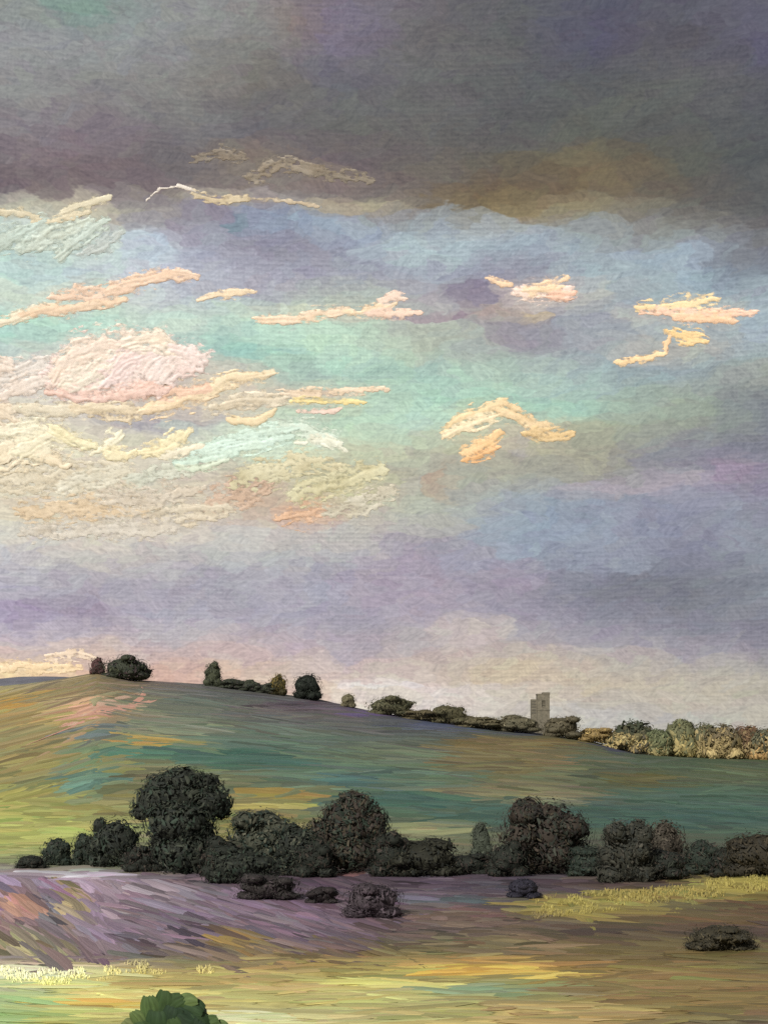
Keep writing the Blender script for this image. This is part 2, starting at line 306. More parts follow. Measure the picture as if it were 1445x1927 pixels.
# colours of the land: pasture, ploughland, heather and stubble, plus painted shade below trees and bank
LCOLS = [0,160,320,480,640,800,960,1120,1280,1445]
LAND = {
 1280: [(95,98,95),(120,105,70),(88,78,78),(80,78,80),(80,78,80),(80,78,80),(80,80,70),(82,82,68),(80,82,66),(80,82,66)],
 1310: [(135,118,68),(125,110,75),(90,95,85),(85,88,85),(82,75,82),(80,75,90),(85,85,70),(85,85,65),(80,85,65),(80,85,65)],
 1340: [(135,122,75),(140,118,88),(98,108,90),(95,105,92),(85,82,90),(75,75,88),(78,78,70),(82,82,66),(80,85,65),(80,85,65)],
 1380: [(122,112,72),(110,102,70),(105,110,85),(95,110,95),(92,100,90),(78,85,82),(80,82,72),(92,90,62),(95,98,68),(90,95,65)],
 1420: [(115,110,70),(105,105,72),(95,110,88),(75,100,85),(90,105,88),(95,105,78),(105,98,62),(85,92,68),(72,88,68),(72,85,62)],
 1460: [(122,118,66),(92,108,85),(110,108,70),(95,102,72),(85,105,85),(92,110,82),(115,105,68),(85,98,72),(78,95,70),(75,88,62)],
 1500: [(125,122,65),(120,112,62),(100,105,72),(88,100,78),(80,102,85),(80,105,85),(105,108,80),(80,100,82),(68,98,82),(70,95,78)],
 1540: [(135,138,68),(128,128,72),(110,115,75),(130,118,58),(95,105,78),(75,98,82),(78,90,72),(75,92,78),(65,88,72),(70,98,85)],
 1580: [(138,142,72),(120,125,75),(115,120,80),(120,115,65),(130,128,75),(120,122,85),(90,95,72),(80,88,68),(75,85,65),(72,85,68)],
 1620: [(125,130,85),(110,118,80),(95,100,75),(85,85,65),(80,78,65),(95,95,72),(80,78,62),(75,70,58),(70,66,55),(70,66,52)],
 1650: [(138,120,140),(140,128,140),(120,110,115),(90,80,88),(95,80,88),(92,82,92),(82,76,88),(72,62,62),(75,65,58),(110,105,58)],  # this row includes mauve shade painted in along the tree bases
 1690: [(135,105,130),(130,100,125),(118,105,115),(105,88,102),(95,78,90),(85,72,85),(78,68,72),(105,100,58),(100,92,52),(95,78,50)],
 1730: [(120,98,100),(118,98,120),(115,100,112),(100,85,98),(92,76,88),(82,66,68),(85,70,62),(105,96,60),(85,70,55),(80,62,50)],
 1770: [(115,100,80),(102,88,98),(98,82,95),(92,76,90),(88,74,80),(88,78,62),(95,82,70),(88,76,60),(80,70,52),(78,66,50)],
 1800: [(110,95,90),(95,80,88),(100,88,72),(110,95,65),(118,98,60),(110,100,58),(115,95,62),(108,88,55),(98,84,55),(92,80,52)],
 1830: [(190,185,135),(165,160,110),(125,120,75),(130,118,72),(130,115,65),(135,128,70),(130,105,55),(112,92,52),(105,92,58),(100,88,55)],
 1860: [(140,155,115),(165,160,95),(150,130,70),(135,125,82),(125,125,82),(105,120,85),(105,118,88),(118,105,70),(108,95,58),(100,85,52)],
 1890: [(125,150,100),(150,150,90),(150,135,80),(140,132,88),(140,132,85),(128,128,78),(130,125,80),(128,108,66),(112,95,52),(105,88,52)],
 1930: [(130,150,95),(145,135,75),(165,160,110),(180,175,125),(155,150,105),(150,140,90),(150,130,82),(135,118,75),(110,98,68),(95,85,65)],
}
LPATCH = [
 (450,1395,170,16,(86,106,92)),(700,1450,200,26,(84,108,90)),(1150,1540,330,20,(58,88,78)),(800,1505,200,16,(60,94,84)),(940,1430,130,24,(120,106,66)),
 (60,1350,130,20,(140,120,70)),(90,1440,150,20,(128,118,66)),(60,1570,170,30,(146,148,78)),(330,1370,110,16,(108,116,92)),(560,1345,150,14,(92,92,88)),
 (1330,1400,140,14,(98,98,66)),(980,1490,130,16,(124,116,82)),(1350,1460,130,16,(84,94,64)),
 (250,1690,110,34,(122,106,116)),(330,1730,110,26,(112,96,108)),(500,1730,130,26,(104,86,100)),(1000,1665,200,14,(80,70,80)),(1250,1746,230,15,(74,60,50)),(1090,1708,120,20,(138,124,62)),(1310,1672,200,22,(138,123,64)),(1250,1790,260,22,(104,90,54)),  # the dark brown strip is shadow painted on beneath the bank
 (430,1655,120,12,(84,70,80)),(640,1662,150,12,(78,64,74)),(860,1660,120,12,(72,62,72)),(1150,1664,140,9,(66,54,56)),(960,1780,110,18,(108,94,66)),(1320,1730,170,12,(104,84,54)),(1180,1830,220,16,(124,104,60)),(930,1812,120,12,(150,120,66)),(870,1822,80,9,(184,160,90)),(500,1855,160,10,(168,150,92)),(240,1870,120,10,(176,166,104)),(1280,1860,200,34,(116,98,60)),(620,1880,240,18,(150,142,90)),(380,1840,200,16,(140,128,78)),  # the dark plum patches are shade painted under the valley trees
 (1060,1900,130,16,(160,140,90)),(760,1850,110,9,(178,168,96)),(1010,1835,70,7,(186,160,80)),

 (175,1335,52,18,(192,142,120)),(20,1325,32,14,(162,122,55)),(160,1470,48,32,(70,104,92)),(270,1415,110,12,(66,110,92)),(270,1395,85,9,(155,130,58)),
 (180,1378,30,18,(88,104,106)),(470,1428,140,18,(54,90,78)),(530,1495,95,12,(148,126,58)),(530,1517,85,6,(175,168,85)),(800,1557,60,14,(155,152,108)),
 (690,1341,50,7,(98,80,128)),(830,1367,60,9,(78,84,110)),(1020,1378,70,6,(75,78,102)),(1200,1409,60,9,(68,68,95)),(600,1330,120,10,(90,75,86)),  # the slate blue patch before the copse is its shadow, painted on
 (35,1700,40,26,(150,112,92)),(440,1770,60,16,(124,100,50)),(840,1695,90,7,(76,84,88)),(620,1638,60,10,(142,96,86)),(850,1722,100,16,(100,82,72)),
 (190,1888,60,9,(192,146,70)),(900,1862,130,10,(116,126,98)),(870,1825,70,13,(165,128,58)),(1110,1705,85,16,(136,126,66)),(1380,1665,90,16,(138,128,65)),
 (60,1832,120,12,(205,200,150)),(150,1646,60,6,(172,162,174)),(960,1400,120,12,(118,98,55)),(1200,1470,60,16,(98,88,45)),(650,1470,60,12,(66,100,100)),
 (100,1715,26,34,(84,82,88)),(135,1705,20,40,(152,132,92)),(60,1780,60,14,(140,132,96)),(1000,1500,90,12,(128,122,85)),(440,1915,90,12,(196,188,136)),
 (330,1545,60,24,(118,120,70)),(700,1420,120,14,(98,112,88)),(40,1400,70,10,(128,112,66)),
]
_lr = sorted(LAND); LG = np.array([LAND[r] for r in _lr], float)
KG = .80
def land_colour(c, r):
    c = np.asarray(c, float); r = np.asarray(r, float)
    fc = np.clip(np.interp(c, LCOLS, np.arange(10)), 0, 8.999); fr = np.clip(np.interp(r, _lr, np.arange(len(_lr))), 0, len(_lr)-1.001)
    i, j = fr.astype(int), fc.astype(int); a, b = (fr-i)[..., None], (fc-j)[..., None]
    col = (LG[i, j]*(1-b)+LG[i, j+1]*b)*(1-a) + (LG[i+1, j]*(1-b)+LG[i+1, j+1]*b)*a
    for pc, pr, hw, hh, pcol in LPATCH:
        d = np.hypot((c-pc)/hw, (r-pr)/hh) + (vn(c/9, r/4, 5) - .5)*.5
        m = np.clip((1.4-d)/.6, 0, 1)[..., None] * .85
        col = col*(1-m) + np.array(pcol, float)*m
    g = col.mean(-1, keepdims=True); fr = np.interp(r, [1640, 1660, 1790, 1820], [0, .5, .5, 1])[..., None]
    col = g + (col-g)*(.88 + .08*fr); col = col*(np.interp(c, [150, 420, 900], [1.10, 1.0, .95])[..., None]*(1-fr) + np.interp(c, [0, 800, 1200], [1.26, 1.24, 1.12])[..., None]*fr)
    return np.minimum(lin(np.clip(col, 0, 255))/KG, .9)
def sighted(x, y, z):
    yy = np.maximum(y, 40)
    return CX + F*x/yy, HY - F*(z-EYE)/yy

ground_m = grain_mat("ground_soil", .9, .1, 1, 1, .2, .25, .05)
ys = np.concatenate([np.linspace(-120, 60, 20)[:-1], np.linspace(60, 330, 240)[:-1], np.linspace(330, 640, 150)[:-1], np.geomspace(640, 12000, 50)])
us = np.sign(np.linspace(-1, 1, 301)) * np.abs(np.linspace(-1, 1, 301))**1.35 * 1.1
GX = us[None] * np.maximum(ys, 130)[:, None]; GY = np.broadcast_to(ys[:, None], GX.shape)
GZ = ground_z(GX, GY)
gi = np.arange(GX.size).reshape(GX.shape)
gf = np.stack([gi[:-1, :-1], gi[:-1, 1:], gi[1:, 1:], gi[1:, :-1]], -1).reshape(-1, 4)
gc, gr = sighted(GX, GY, GZ)
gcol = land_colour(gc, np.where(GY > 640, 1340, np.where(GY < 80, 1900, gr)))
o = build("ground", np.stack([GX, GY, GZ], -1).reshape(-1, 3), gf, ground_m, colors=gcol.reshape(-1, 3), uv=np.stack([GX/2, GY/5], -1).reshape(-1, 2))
tag(o, "rolling pasture valley and hillside under the trees", kind='structure')

# far blue hills behind the crest
hx = np.linspace(-2200, 900, 160); hyv = np.linspace(1300, 2300, 24)
HX, HYY = np.meshgrid(hx, hyv)
prof = np.interp(CX + F*HX/1700, [-2500,-700,-200,0,70,150,230,420,700,2200],[40,70,92,101,104,103,96,58,8,-5])
HZ = prof*np.sin(np.clip((HYY-1300)/800, 0, 1)*math.pi)**.7 + (fbm(HX/120, HYY/120, 9)-.5)*8 - 3
hi = np.arange(HX.size).reshape(HX.shape)
hcol = lin((104,104,112))/KG * (0.9+.3*fbm(HX/70, HYY/200, 4))[..., None]
o = build("far_hills", np.stack([HX, HYY, HZ], -1).reshape(-1, 3), np.stack([hi[:-1, :-1], hi[:-1, 1:], hi[1:, 1:], hi[1:, :-1]], -1).reshape(-1, 4),
          ground_m, colors=hcol.reshape(-1, 3), uv=np.stack([HX/40, HYY/90], -1).reshape(-1, 2))
tag(o, "low blue grey hills beyond the crest", kind='structure')

# ------------------------------------------------------------------ ground cover: swathes of grass, heather and stubble lying on the land
grass_m = grain_mat("grass_swathe", .6, .2, 1.2, 7, .25, .20, .05)
heath_m = grain_mat("heather_swathe", .65, .2, 1.2, 9, .4, .28, .07)
def lie(c, r):
    """lie of the swathes (degrees, + = falling to the right)"""
    a = np.zeros_like(c)
    a = np.where((r < 1500) & (c < 230), -24, a)
    a = np.where((r < 1420) & (c >= 230), 9, a)
    a = np.where((r >= 1420) & (r < 1560) & (c > 500), 5, a)
    a = np.where((r > 1655) & (r < 1800) & (c < 220), 55, a)
    a = np.where((r > 1655) & (r < 1800) & (c >= 220) & (c < 760), 34, a)
    a = np.where((r > 1660) & (r < 1790) & (c >= 760), 6, a)
    return a + rng.normal(0, 7, c.shape)
def swathes(name, mat, n, box, lpx, hpx, thick, label, cat, keep=None, lift=.05, var=.16):
    c = rng.uniform(box[0], box[1], n); r = rng.uniform(box[2], box[3], n)
    if keep is not None:
        k = keep(c, r); c, r = c[k], r[k]
    p = sight(c, r); cc, rr = sighted(p[:, 0], p[:, 1], p[:, 2])
    k = np.abs(rr - r) < 3; c, r, p = c[k], r[k], p[k]; n = len(c)
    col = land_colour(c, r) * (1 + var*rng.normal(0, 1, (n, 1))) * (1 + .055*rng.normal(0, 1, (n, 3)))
    L = lpx * rng.uniform(.5, 1.4, n); Hh = hpx * rng.uniform(.6, 1.3, n)
    a = np.radians(lie(c, r))
    d = 3.0
    ta = sight(c + np.cos(a)*d*2, r + np.sin(a)*d); tb = sight(c - np.cos(a)*d*2, r - np.sin(a)*d)
    T = ta - tb; T[:, 2] = 0
    sc = p[:, 1] / F
    Lw = np.clip(np.linalg.norm(T, axis=1) / (2*d*np.hypot(2*np.cos(a), np.sin(a))/1.0) * L, L*sc*.8, L*sc*5)
    T = unit(T); B = np.stack([-T[:, 1], T[:, 0], 0*T[:, 0]], -1)
    grz = np.clip((EYE - p[:, 2] + 8) / p[:, 1], .05, .3)          # how steeply the ground is looked down on
    across = np.abs(B[:, 1]) / grz + np.abs(B[:, 0])
    Ww = np.clip(Hh * sc * np.clip(across*.62, 1, 8), .4, 9)
    Nn = np.tile([0., 0., 1.], (n, 1))
    v, f, cl, u = dab_mesh(p, T, B, Nn, Lw, Ww, col, 9, 6, thick=thick, rag=.4, curve=rng.normal(0, .05, n), sink=.02, jit=.5,
                           snap=lambda x, y: ground_z(x, y) + lift + (rng.random((len(x), 1, 1))*.04 if x.ndim == 3 else 0))
    o = build(name, v, f, mat, colors=np.clip(cl, 0, .9), uv=u)
    return tag(o, label, cat, kind='stuff')
heath = lambda c, r: (r > 1646 + 8*np.sin(c/40) + 22*(vn(c/16, r*0+1, 2)-.5)) & (r < np.where(c > 1010, 1738 - (c-1010)*.19, 9999)) & (r < np.interp(c, [0,300,500,640,760,900,1445], [1800,1804,1800,1790,1790,1780,1760]) + 9*np.sin(c/37) + 26*(vn(c/45, r*0+3, 6)-.5))
swathes("hillside_grass", grass_m, 2700, (-150, 1600, 1262, 1640), 185, 20, .008, "green and ochre pasture grass in swathes over the hillside", "grass")
swathes("heather", heath_m, 2000, (-150, 1600, 1635, 1815), 110, 19, .020, "purple heather and lavender growing below the dark trees", "heather", keep=heath, var=.24)
swathes("meadow_grass", grass_m, 1700, (-150, 1600, 1640, 1990), 200, 18, .008, "golden and pale green meadow grass on the valley floor", "grass", keep=lambda c, r: ~heath(c, r))

# upright tufts: dry golden grass on the bank and heather sprigs
def tufts(name, mat, n, box, hpx, wpx, palette, label, cat, keep=None, mixland=0.0):
    c = rng.uniform(box[0], box[1], n); r = rng.uniform(box[2], box[3], n)
    if keep is not None:
        k = keep(c, r); c, r = c[k], r[k]
    p = sight(c, r); n = len(p); sc = p[:, 1]/F
    pal = lin(np.array(palette, float))/KG
    col = pal[rng.integers(0, len(pal), n)]*(1-mixland) + land_colour(c, r)*mixland
    col = col*(1+.15*rng.normal(0, 1, (n, 1)))
    H = hpx*sc*rng.uniform(.5, 1.3, n); Wd = wpx*sc*rng.uniform(.6, 1.4, n)
    T = unit(np.stack([rng.normal(0, .35, n), rng.normal(0, .2, n), np.ones(n)], -1))
    Nn = unit(np.stack([rng.normal(0, .5, n), -np.ones(n), rng.normal(.2, .2, n)], -1))
    B = unit(np.cross(Nn, T)); Nn = np.cross(T, B)
    v, f, cl, u = dab_mesh(p + T*(H*.42)[:, None], T, B, Nn, H, Wd, col, 5, 4, thick=.3, rag=.5, curve=rng.normal(0, .08, n), jit=.8)
    return tag(build(name, v, f, mat, colors=np.clip(cl, 0, .9), uv=u), label, cat, kind='stuff')
bank = lambda c, r: (((c > 1000) & (np.abs(r - (1712 - (c-1000)*.10)) < 20) & (c < 1200)) | ((c > 1180) & (np.abs(r - (1694 - (c-1180)*.12)) < 16)))
tufts("dry_bank_grass", grass_m, 9000, (990, 1560, 1630, 1740), 9, 2.0, [(128,120,66),(138,130,76),(104,94,56),(118,110,66)], "dry yellow grass tufts along the low bank at the heather's edge", "grass", keep=lambda c, r: bank(c, r) & (vn(c/24, r/9, 8) > .42), mixland=.75)
tufts("pale_straw_tufts", grass_m, 3500, (-80, 420, 1812, 1858), 9, 2.4, [(205,198,150),(190,186,130),(180,178,120)], "pale straw tufts in a strip at the meadow's edge", "grass", keep=lambda c, r: (vn(c/30, r/8, 4) > .35 + .0009*np.clip(c, 0, 500)) & (np.abs(r-1834 - 8*np.sin(c/60)) < 14), mixland=.75)

# ------------------------------------------------------------------ clouds: lumpy bodies three kilometres out, lit by the sun
CLOUD_R = 3000.0; KC = .80
def cloud_mat():
    m = bpy.data.materials.new("cloud_vapour"); m.use_nodes = True; nt = m.node_tree; nt.nodes.clear()
    N = lambda t, i=None, **k: mknode(nt, t, i, **k)
    an = N('ShaderNodeAttribute', attribute_name='pigment'); at = an.outputs['Color']
    tcx = N('ShaderNodeTexCoord').outputs['Object']
    n1 = N('ShaderNodeTexNoise', {'Vector': tcx, 'Scale': .12, 'Detail': 3.0, 'Roughness': .65}).outputs[0]
    mr = N('ShaderNodeMapRange', {0: n1, 1: .25, 2: .75, 3: .86, 4: 1.12}).outputs[0]
    mx = N('ShaderNodeMix', data_type='RGBA', blend_type='MULTIPLY'); mx.inputs[0].default_value = 1
    nt.links.new(at, mx.inputs[6]); nt.links.new(mr, mx.inputs[7])
    bp = N('ShaderNodeBump', {'Height': n1, 'Strength': .12, 'Distance': 3.0}).outputs[0]
    bs = N('ShaderNodeBsdfPrincipled', {'Base Color': mx.outputs[2], 'Roughness': .75, 'Specular IOR Level': .15, 'Normal': bp})
    dn = N('ShaderNodeMath', {0: an.outputs['Alpha'], 1: N('ShaderNodeMath', {0: n1, 1: .55}, operation='SUBTRACT').outputs[0]}, operation='ADD').outputs[0]
    al = N('ShaderNodeMapRange', {0: dn, 1: .0, 2: .8, 3: 0.0, 4: .97}, interpolation_type='SMOOTHSTEP').outputs[0]
    tr = N('ShaderNodeBsdfTransparent'); ms = N('ShaderNodeMixShader', {0: al, 1: tr.outputs[0], 2: bs.outputs[0]})
    N('ShaderNodeOutputMaterial', {'Surface': ms.outputs[0]})
    return m
cloud_m = cloud_mat()
def cloud(name, label, strokes, seed, group=None, dry=0.0, body=10.0, step=1.7, cat="cloud"):
    """strokes: (points, half width, colour, relief). Fibres of vapour drawn along the points, massed into one closed body."""
    dry = max(dry, .24)
    allp = np.concatenate([np.array(p, float) for p, *_ in strokes]); wm = max(w for _, w, *_ in strokes) * 1.5
    x0, y0 = allp.min(0) - wm; x1, y1 = allp.max(0) + wm
    gx = np.arange(x0, x1, step); gy = np.arange(y0, y1, step)
    X, Y = np.meshgrid(gx, gy)
    H = np.zeros_like(X); M = np.zeros_like(X); Cc = np.zeros(X.shape + (3,))
    for q, (pts, w, colr, rel) in enumerate(strokes):
        pts = np.array(pts, float); w = w*1.6; sd = seed*31 + q*7
        wx = X + (fbm(X/40, Y/40, sd+1) - .5)*w*.7; wy = Y + (fbm(X/40, Y/40, sd+2) - .5)*w*.7
        best = np.full(X.shape, 1e9); S = np.zeros_like(X); Tt = np.zeros_like(X); acc = 0
        for a, b in zip(pts[:-1], pts[1:]):
            d = b - a; L = np.hypot(*d); d = d/L
            t = np.clip((wx-a[0])*d[0] + (wy-a[1])*d[1], 0, L)
            ex, ey = wx-a[0]-d[0]*t, wy-a[1]-d[1]*t
            ds = np.hypot(ex, ey); k = ds < best
            best = np.where(k, ds, best); S = np.where(k, acc+t, S); Tt = np.where(k, -ex*d[1]+ey*d[0], Tt); acc += L
        taper = .5 + .5*np.sqrt(np.clip(np.minimum(S, acc-S)/(.35*acc+1e-6), 0, 1))
        fib = fbm(S/70 + 5*sd, (Tt + (fbm(X/50, Y/50, sd+8)-.5)*7)/4.0, sd+3, 2)
        m = 1 - best/(w*taper) + (fbm(X/13, Y/6, sd+4) - .5)*1.15 + (fib-.5)*.9 - .06
        if dry: m = m - dry*np.clip(vn(X/7, Y/2.6, sd+5) - .45, 0, 1)*2.2
        on = np.clip(m*3.5, 0, 1)
        h = rel*np.clip(m*1.7-.1, 0, 1)*(.2 + 1.5*fib)
        tone = np.array(colr, float) + (fib-.5)[..., None]*34 + (fbm(X/30, Y/20, sd+6)-.5)[..., None]*np.array([14., 20., 26.])
        Cc = np.where((M > 0)[..., None], Cc*(1-on[..., None]) + tone*on[..., None], tone)
        H = np.where(m > 0, H*.55 + h, H); M = np.maximum(M, np.clip(m, 0, 1))
    ins = M > 0.02
    sm = np.clip(M*1.6, 0, 1)
    for _ in range(6):
        sm = (sm + np.roll(sm, 1, 0) + np.roll(sm, -1, 0) + np.roll(sm, 1, 1) + np.roll(sm, -1, 1))/5
    bd = body*np.clip(sm, 0, 1)**1.1
    u = R(1)*CLOUD_R/CLOUD_R
    dirs = np.stack([(X-CX)/F, np.ones_like(X), (HY-Y)/F], -1); dirs = unit(dirs)
    k = CLOUD_R/F
    front = dirs*(CLOUD_R - (bd*.10 + H*.24)*k)[..., None]; back = dirs*(CLOUD_R + bd*k)[..., None]
    cell = ins[:-1, :-1] & ins[1:, :-1] & ins[1:, 1:] & ins[:-1, 1:]
    idx = np.arange(X.size).reshape(X.shape); n = X.size
    q = np.stack([idx[:-1, :-1], idx[1:, :-1], idx[1:, 1:], idx[:-1, 1:]], -1)[cell]
    ed = np.concatenate([q[:, [0, 1]], q[:, [1, 2]], q[:, [2, 3]], q[:, [3, 0]]])
    key = np.sort(ed, 1); _, inv, cnt = np.unique(key[:, 0].astype(np.int64)*n + key[:, 1], return_inverse=True, return_counts=True)
    be = ed[cnt[inv] == 1]
    faces = np.concatenate([q, q[:, ::-1] + n, np.stack([be[:, 1], be[:, 0], be[:, 0]+n, be[:, 1]+n], -1)])
    verts = np.concatenate([front.reshape(-1, 3), back.reshape(-1, 3)]); gm = Cc.mean(-1, keepdims=True); Cc = gm + (Cc-gm)*.80 + 4
    cols = (lin(np.clip(Cc, 0, 255))/KC/np.array([1., .975, .93])).reshape(-1, 3); cols = cols*np.minimum(1, .94/cols.max(1, keepdims=True)); cols = np.concatenate([cols, cols])
    used = np.unique(faces); remap = np.zeros(len(verts), int); remap[used] = np.arange(len(used))
    verts = verts[used]; ctr = verts.mean(0)
    dens = np.clip(M*1.25, 0, 1).ravel(); dens = np.concatenate([dens, dens])
    o = build(name, verts - ctr, remap[faces], cloud_m, colors=cols[used], density=dens[used])
    o.location = ctr + np.array([0, 0, EYE])
    return tag(o, label, cat, group)
PE, CR, PK, OC, MI = (240,206,176), (236,224,192), (232,206,194), (222,180,122), (186,208,188)
cloud("streak_cloud", "long slanting peach cloud streak above the pink cumulus",
      [([(-10,612),(60,588),(110,574)],13,(232,220,190),3.2),([(95,560),(180,556),(250,540)],14,PE,3.4),([(205,545),(258,526),(320,514),(366,524)],13,(242,208,176),3.2),([(40,590),(150,578),(240,562)],9,(240,208,172),3)], 1)
cloud("wisp_cloud", "thin peach wisp trailing off the end of the long peach streak", [([(372,566),(410,554),(480,549)],7,(234,210,172),2.4)], 2)
cloud("ribbon_cloud", "broken ribbon of peach cloud ending in a pink tip", [([(478,600),(520,602),(570,598)],9,(238,210,176),2.6),([(560,598),(610,590),(660,583)],10,(236,208,174),2.6),([(650,590),(710,582),(745,572)],8,(234,208,170),2.2),([(690,592),(740,590),(788,588)],9,(228,196,172),1.6),([(715,565),(745,556),(765,560)],9,(240,210,186),2)], 3, dry=.25)
cloud("cumulus_cloud", "large heaped pink and cream cumulus cloud",
      [([(100,700),(180,690),(280,690),(370,680)],44,PK,2.5),([(105,712),(150,672),(210,652),(270,640)],26,(236,214,192),3.6),([(130,735),(180,700),(230,675)],24,(236,222,200),3.8),([(200,730),(240,690),(300,655)],24,(234,208,198),3.6),
       ([(255,735),(300,700),(345,660)],26,(232,212,200),3.6),([(240,650),(300,640),(330,660)],15,(238,220,196),4),([(330,655),(370,670),(380,690)],18,(230,208,196),3),([(95,735),(150,748),(240,742),(310,730)],15,(228,190,172),2.8)], 4, body=22)
cloud("shelf_cloud", "sandy peach cloud shelf stretching out beneath the pink cumulus",
      [([(20,770),(110,772),(190,764)],14,(208,196,168),2.4),([(140,768),(240,775),(300,770)],16,(214,196,162),3),([(280,770),(350,745),(400,735)],22,(224,198,158),3.2),([(370,735),(440,715),(515,698)],15,(222,200,160),3),([(400,770),(460,755),(540,748)],14,(206,192,164),2.6),([(270,745),(330,735),(395,725)],10,(226,186,156),2.6),([(430,790),(480,795),(520,775)],10,(214,192,148),2.2)], 5, dry=.15, body=14)
cloud("billow_cloud", "billowing cream cloud with yellow tint below the cumulus",
      [([(-40,860),(30,850),(110,860)],36,(226,210,176),2.6),([(-30,810),(40,800),(100,810)],22,(234,226,194),3.4),([(40,850),(90,822),(130,822)],24,(242,232,196),3.6),([(100,800),(140,826),(180,845)],14,(222,212,168),3),([(-40,780),(0,770),(30,790)],18,(226,208,180),3)], 6, body=16)
cloud("puff_cloud", "small bright ivory puff beside the billowing cream cloud", [([(178,848),(215,822),(228,812)],14,(244,236,202),4),([(200,850),(240,858),(256,850)],14,(240,226,180),4)], 7)
cloud("band_cloud", "short sand coloured cloud band between ivory puff and mint streak", [([(262,850),(310,838),(352,815)],16,(226,212,166),3),([(300,862),(345,850),(385,842)],8,(230,220,190),2.4)], 8)
cloud("mint_streak_cloud", "long mint white cloud streak slanting under the peach shelf", [([(335,868),(430,848),(550,822)],15,MI,2.2),([(360,845),(450,825),(560,806)],14,(192,214,196),2.2),([(330,880),(380,880),(430,866)],7,(196,208,182),2)], 9, body=6)
cloud("veil_cloud", "pale mint grey veil of cloud at the tail of the mint streak", [([(520,810),(570,800),(640,840)],20,(190,204,184),2.0),([(560,830),(610,830),(650,850)],10,(214,214,190),2.4)], 10, dry=.35, body=5)
cloud("arched_cloud", "ochre cloud arched like a bridge with feathered edges",
      [([(830,815),(870,785),(950,762)],14,(218,190,140),2.6),([(840,820),(890,800),(945,778)],12,(226,206,164),2.6),([(940,770),(985,785),(1035,818)],15,(214,184,136),2.6),([(985,815),(1030,825),(1075,818)],12,(210,178,124),2.2),([(870,850),(905,835),(940,815)],14,OC,2.6),([(870,868),(900,862),(935,845)],9,(224,170,110),2.2)], 11, dry=.3, body=8)
cloud("glowing_cloud", "pale salmon cloud with ragged top in the blue gap", [([(975,548),(1020,552),(1075,548)],17,(240,212,192),3.2),([(990,545),(1040,538),(1066,522)],11,(240,206,164),3),([(1030,556),(1070,556),(1086,550)],7,(228,180,150),2.4)], 12, dry=.2)
cloud("scrap_cloud", "small peach scrap of cloud beside the pale salmon cloud", [([(915,526),(940,532),(964,535)],7,(240,206,166),2.4)], 13, dry=.2)
cloud("torn_cloud", "torn orange pink cloud edged in yellow in the blue gap", [([(1200,578),(1270,572),(1345,560)],12,(228,200,146),1.6),([(1210,590),(1290,592),(1420,590)],11,(228,186,156),1.8),([(1270,598),(1340,602),(1380,606)],11,(232,188,146),2.4)], 14, dry=.45, body=7)
cloud("tail_cloud", "hooked yellow orange cloud tail hanging below the torn cloud", [([(1255,622),(1285,632),(1330,645)],13,(228,192,130),2.6),([(1250,668),(1252,652),(1260,632)],7,(234,190,138),3),([(1160,682),(1205,676),(1250,666)],9,(226,192,140),1.8)], 15, dry=.4, body=7)
cloud("frost_cloud", "mint white feathery cloud under the dark overcast",
      [([(-20,450),(60,445),(150,435)],26,(180,194,180),2.4),([(40,470),(110,440),(165,415)],16,(194,206,190),3),([(110,480),(160,450),(200,420)],16,(188,202,188),3),([(-20,470),(30,450),(70,425)],14,(184,200,186),2.8),([(150,480),(200,455),(235,430)],12,(182,192,186),2.4)], 16, dry=.25, body=8)
cloud("fringe_cloud", "cream yellow cloud fringe along the base of the dark overcast", [([(-20,398),(40,400),(70,408)],8,(206,194,160),1.8),([(60,420),(110,415),(170,398)],7,(214,202,168),2),([(120,395),(160,384),(205,374)],10,(206,196,164),2)], 17, dry=.35, body=6)
cloud("lace_cloud", "thin white lacy cloud edge looping under the dark overcast", [([(275,378),(300,356),(335,348),(370,358)],4,(214,204,190),1.8),([(360,366),(410,376),(470,372)],8,(196,178,142),1.8),([(470,372),(540,378),(600,388)],5,(190,172,142),1.4)], 18, dry=.55, body=4)
cloud("tan_cloud", "dull tan cloud scrap with two humps breaking through the dark overcast", [([(355,306),(410,288),(460,300)],14,(132,120,104),1.0)], 19, dry=.75, body=4)
cloud("tan_cloud", "longer dull tan cloud scrap tapering along the base of the overcast", [([(460,335),(540,308),(610,318)],16,(140,127,108),1.2),([(590,325),(640,333),(700,340)],11,(130,118,100),1.0)], 25, dry=.7, body=4)
cloud("shoulder_cloud", "pale pink cloud shoulder tucked behind the cumulus", [([(-30,720),(30,705),(90,690)],26,(214,204,192),2.6),([(0,745),(50,725),(100,710)],18,(222,206,190),3),([(-20,690),(0,684),(20,690)],14,(226,208,190),2.6)], 20, dry=.15, body=12)
cloud("horizon_cloud", "soft cream cloud bank low over the crest trees", [([(-30,1256),(60,1258),(150,1254)],13,(214,188,146),.8),([(90,1236),(140,1232),(180,1240)],10,(206,184,158),.8)], 21, dry=.7, body=5)

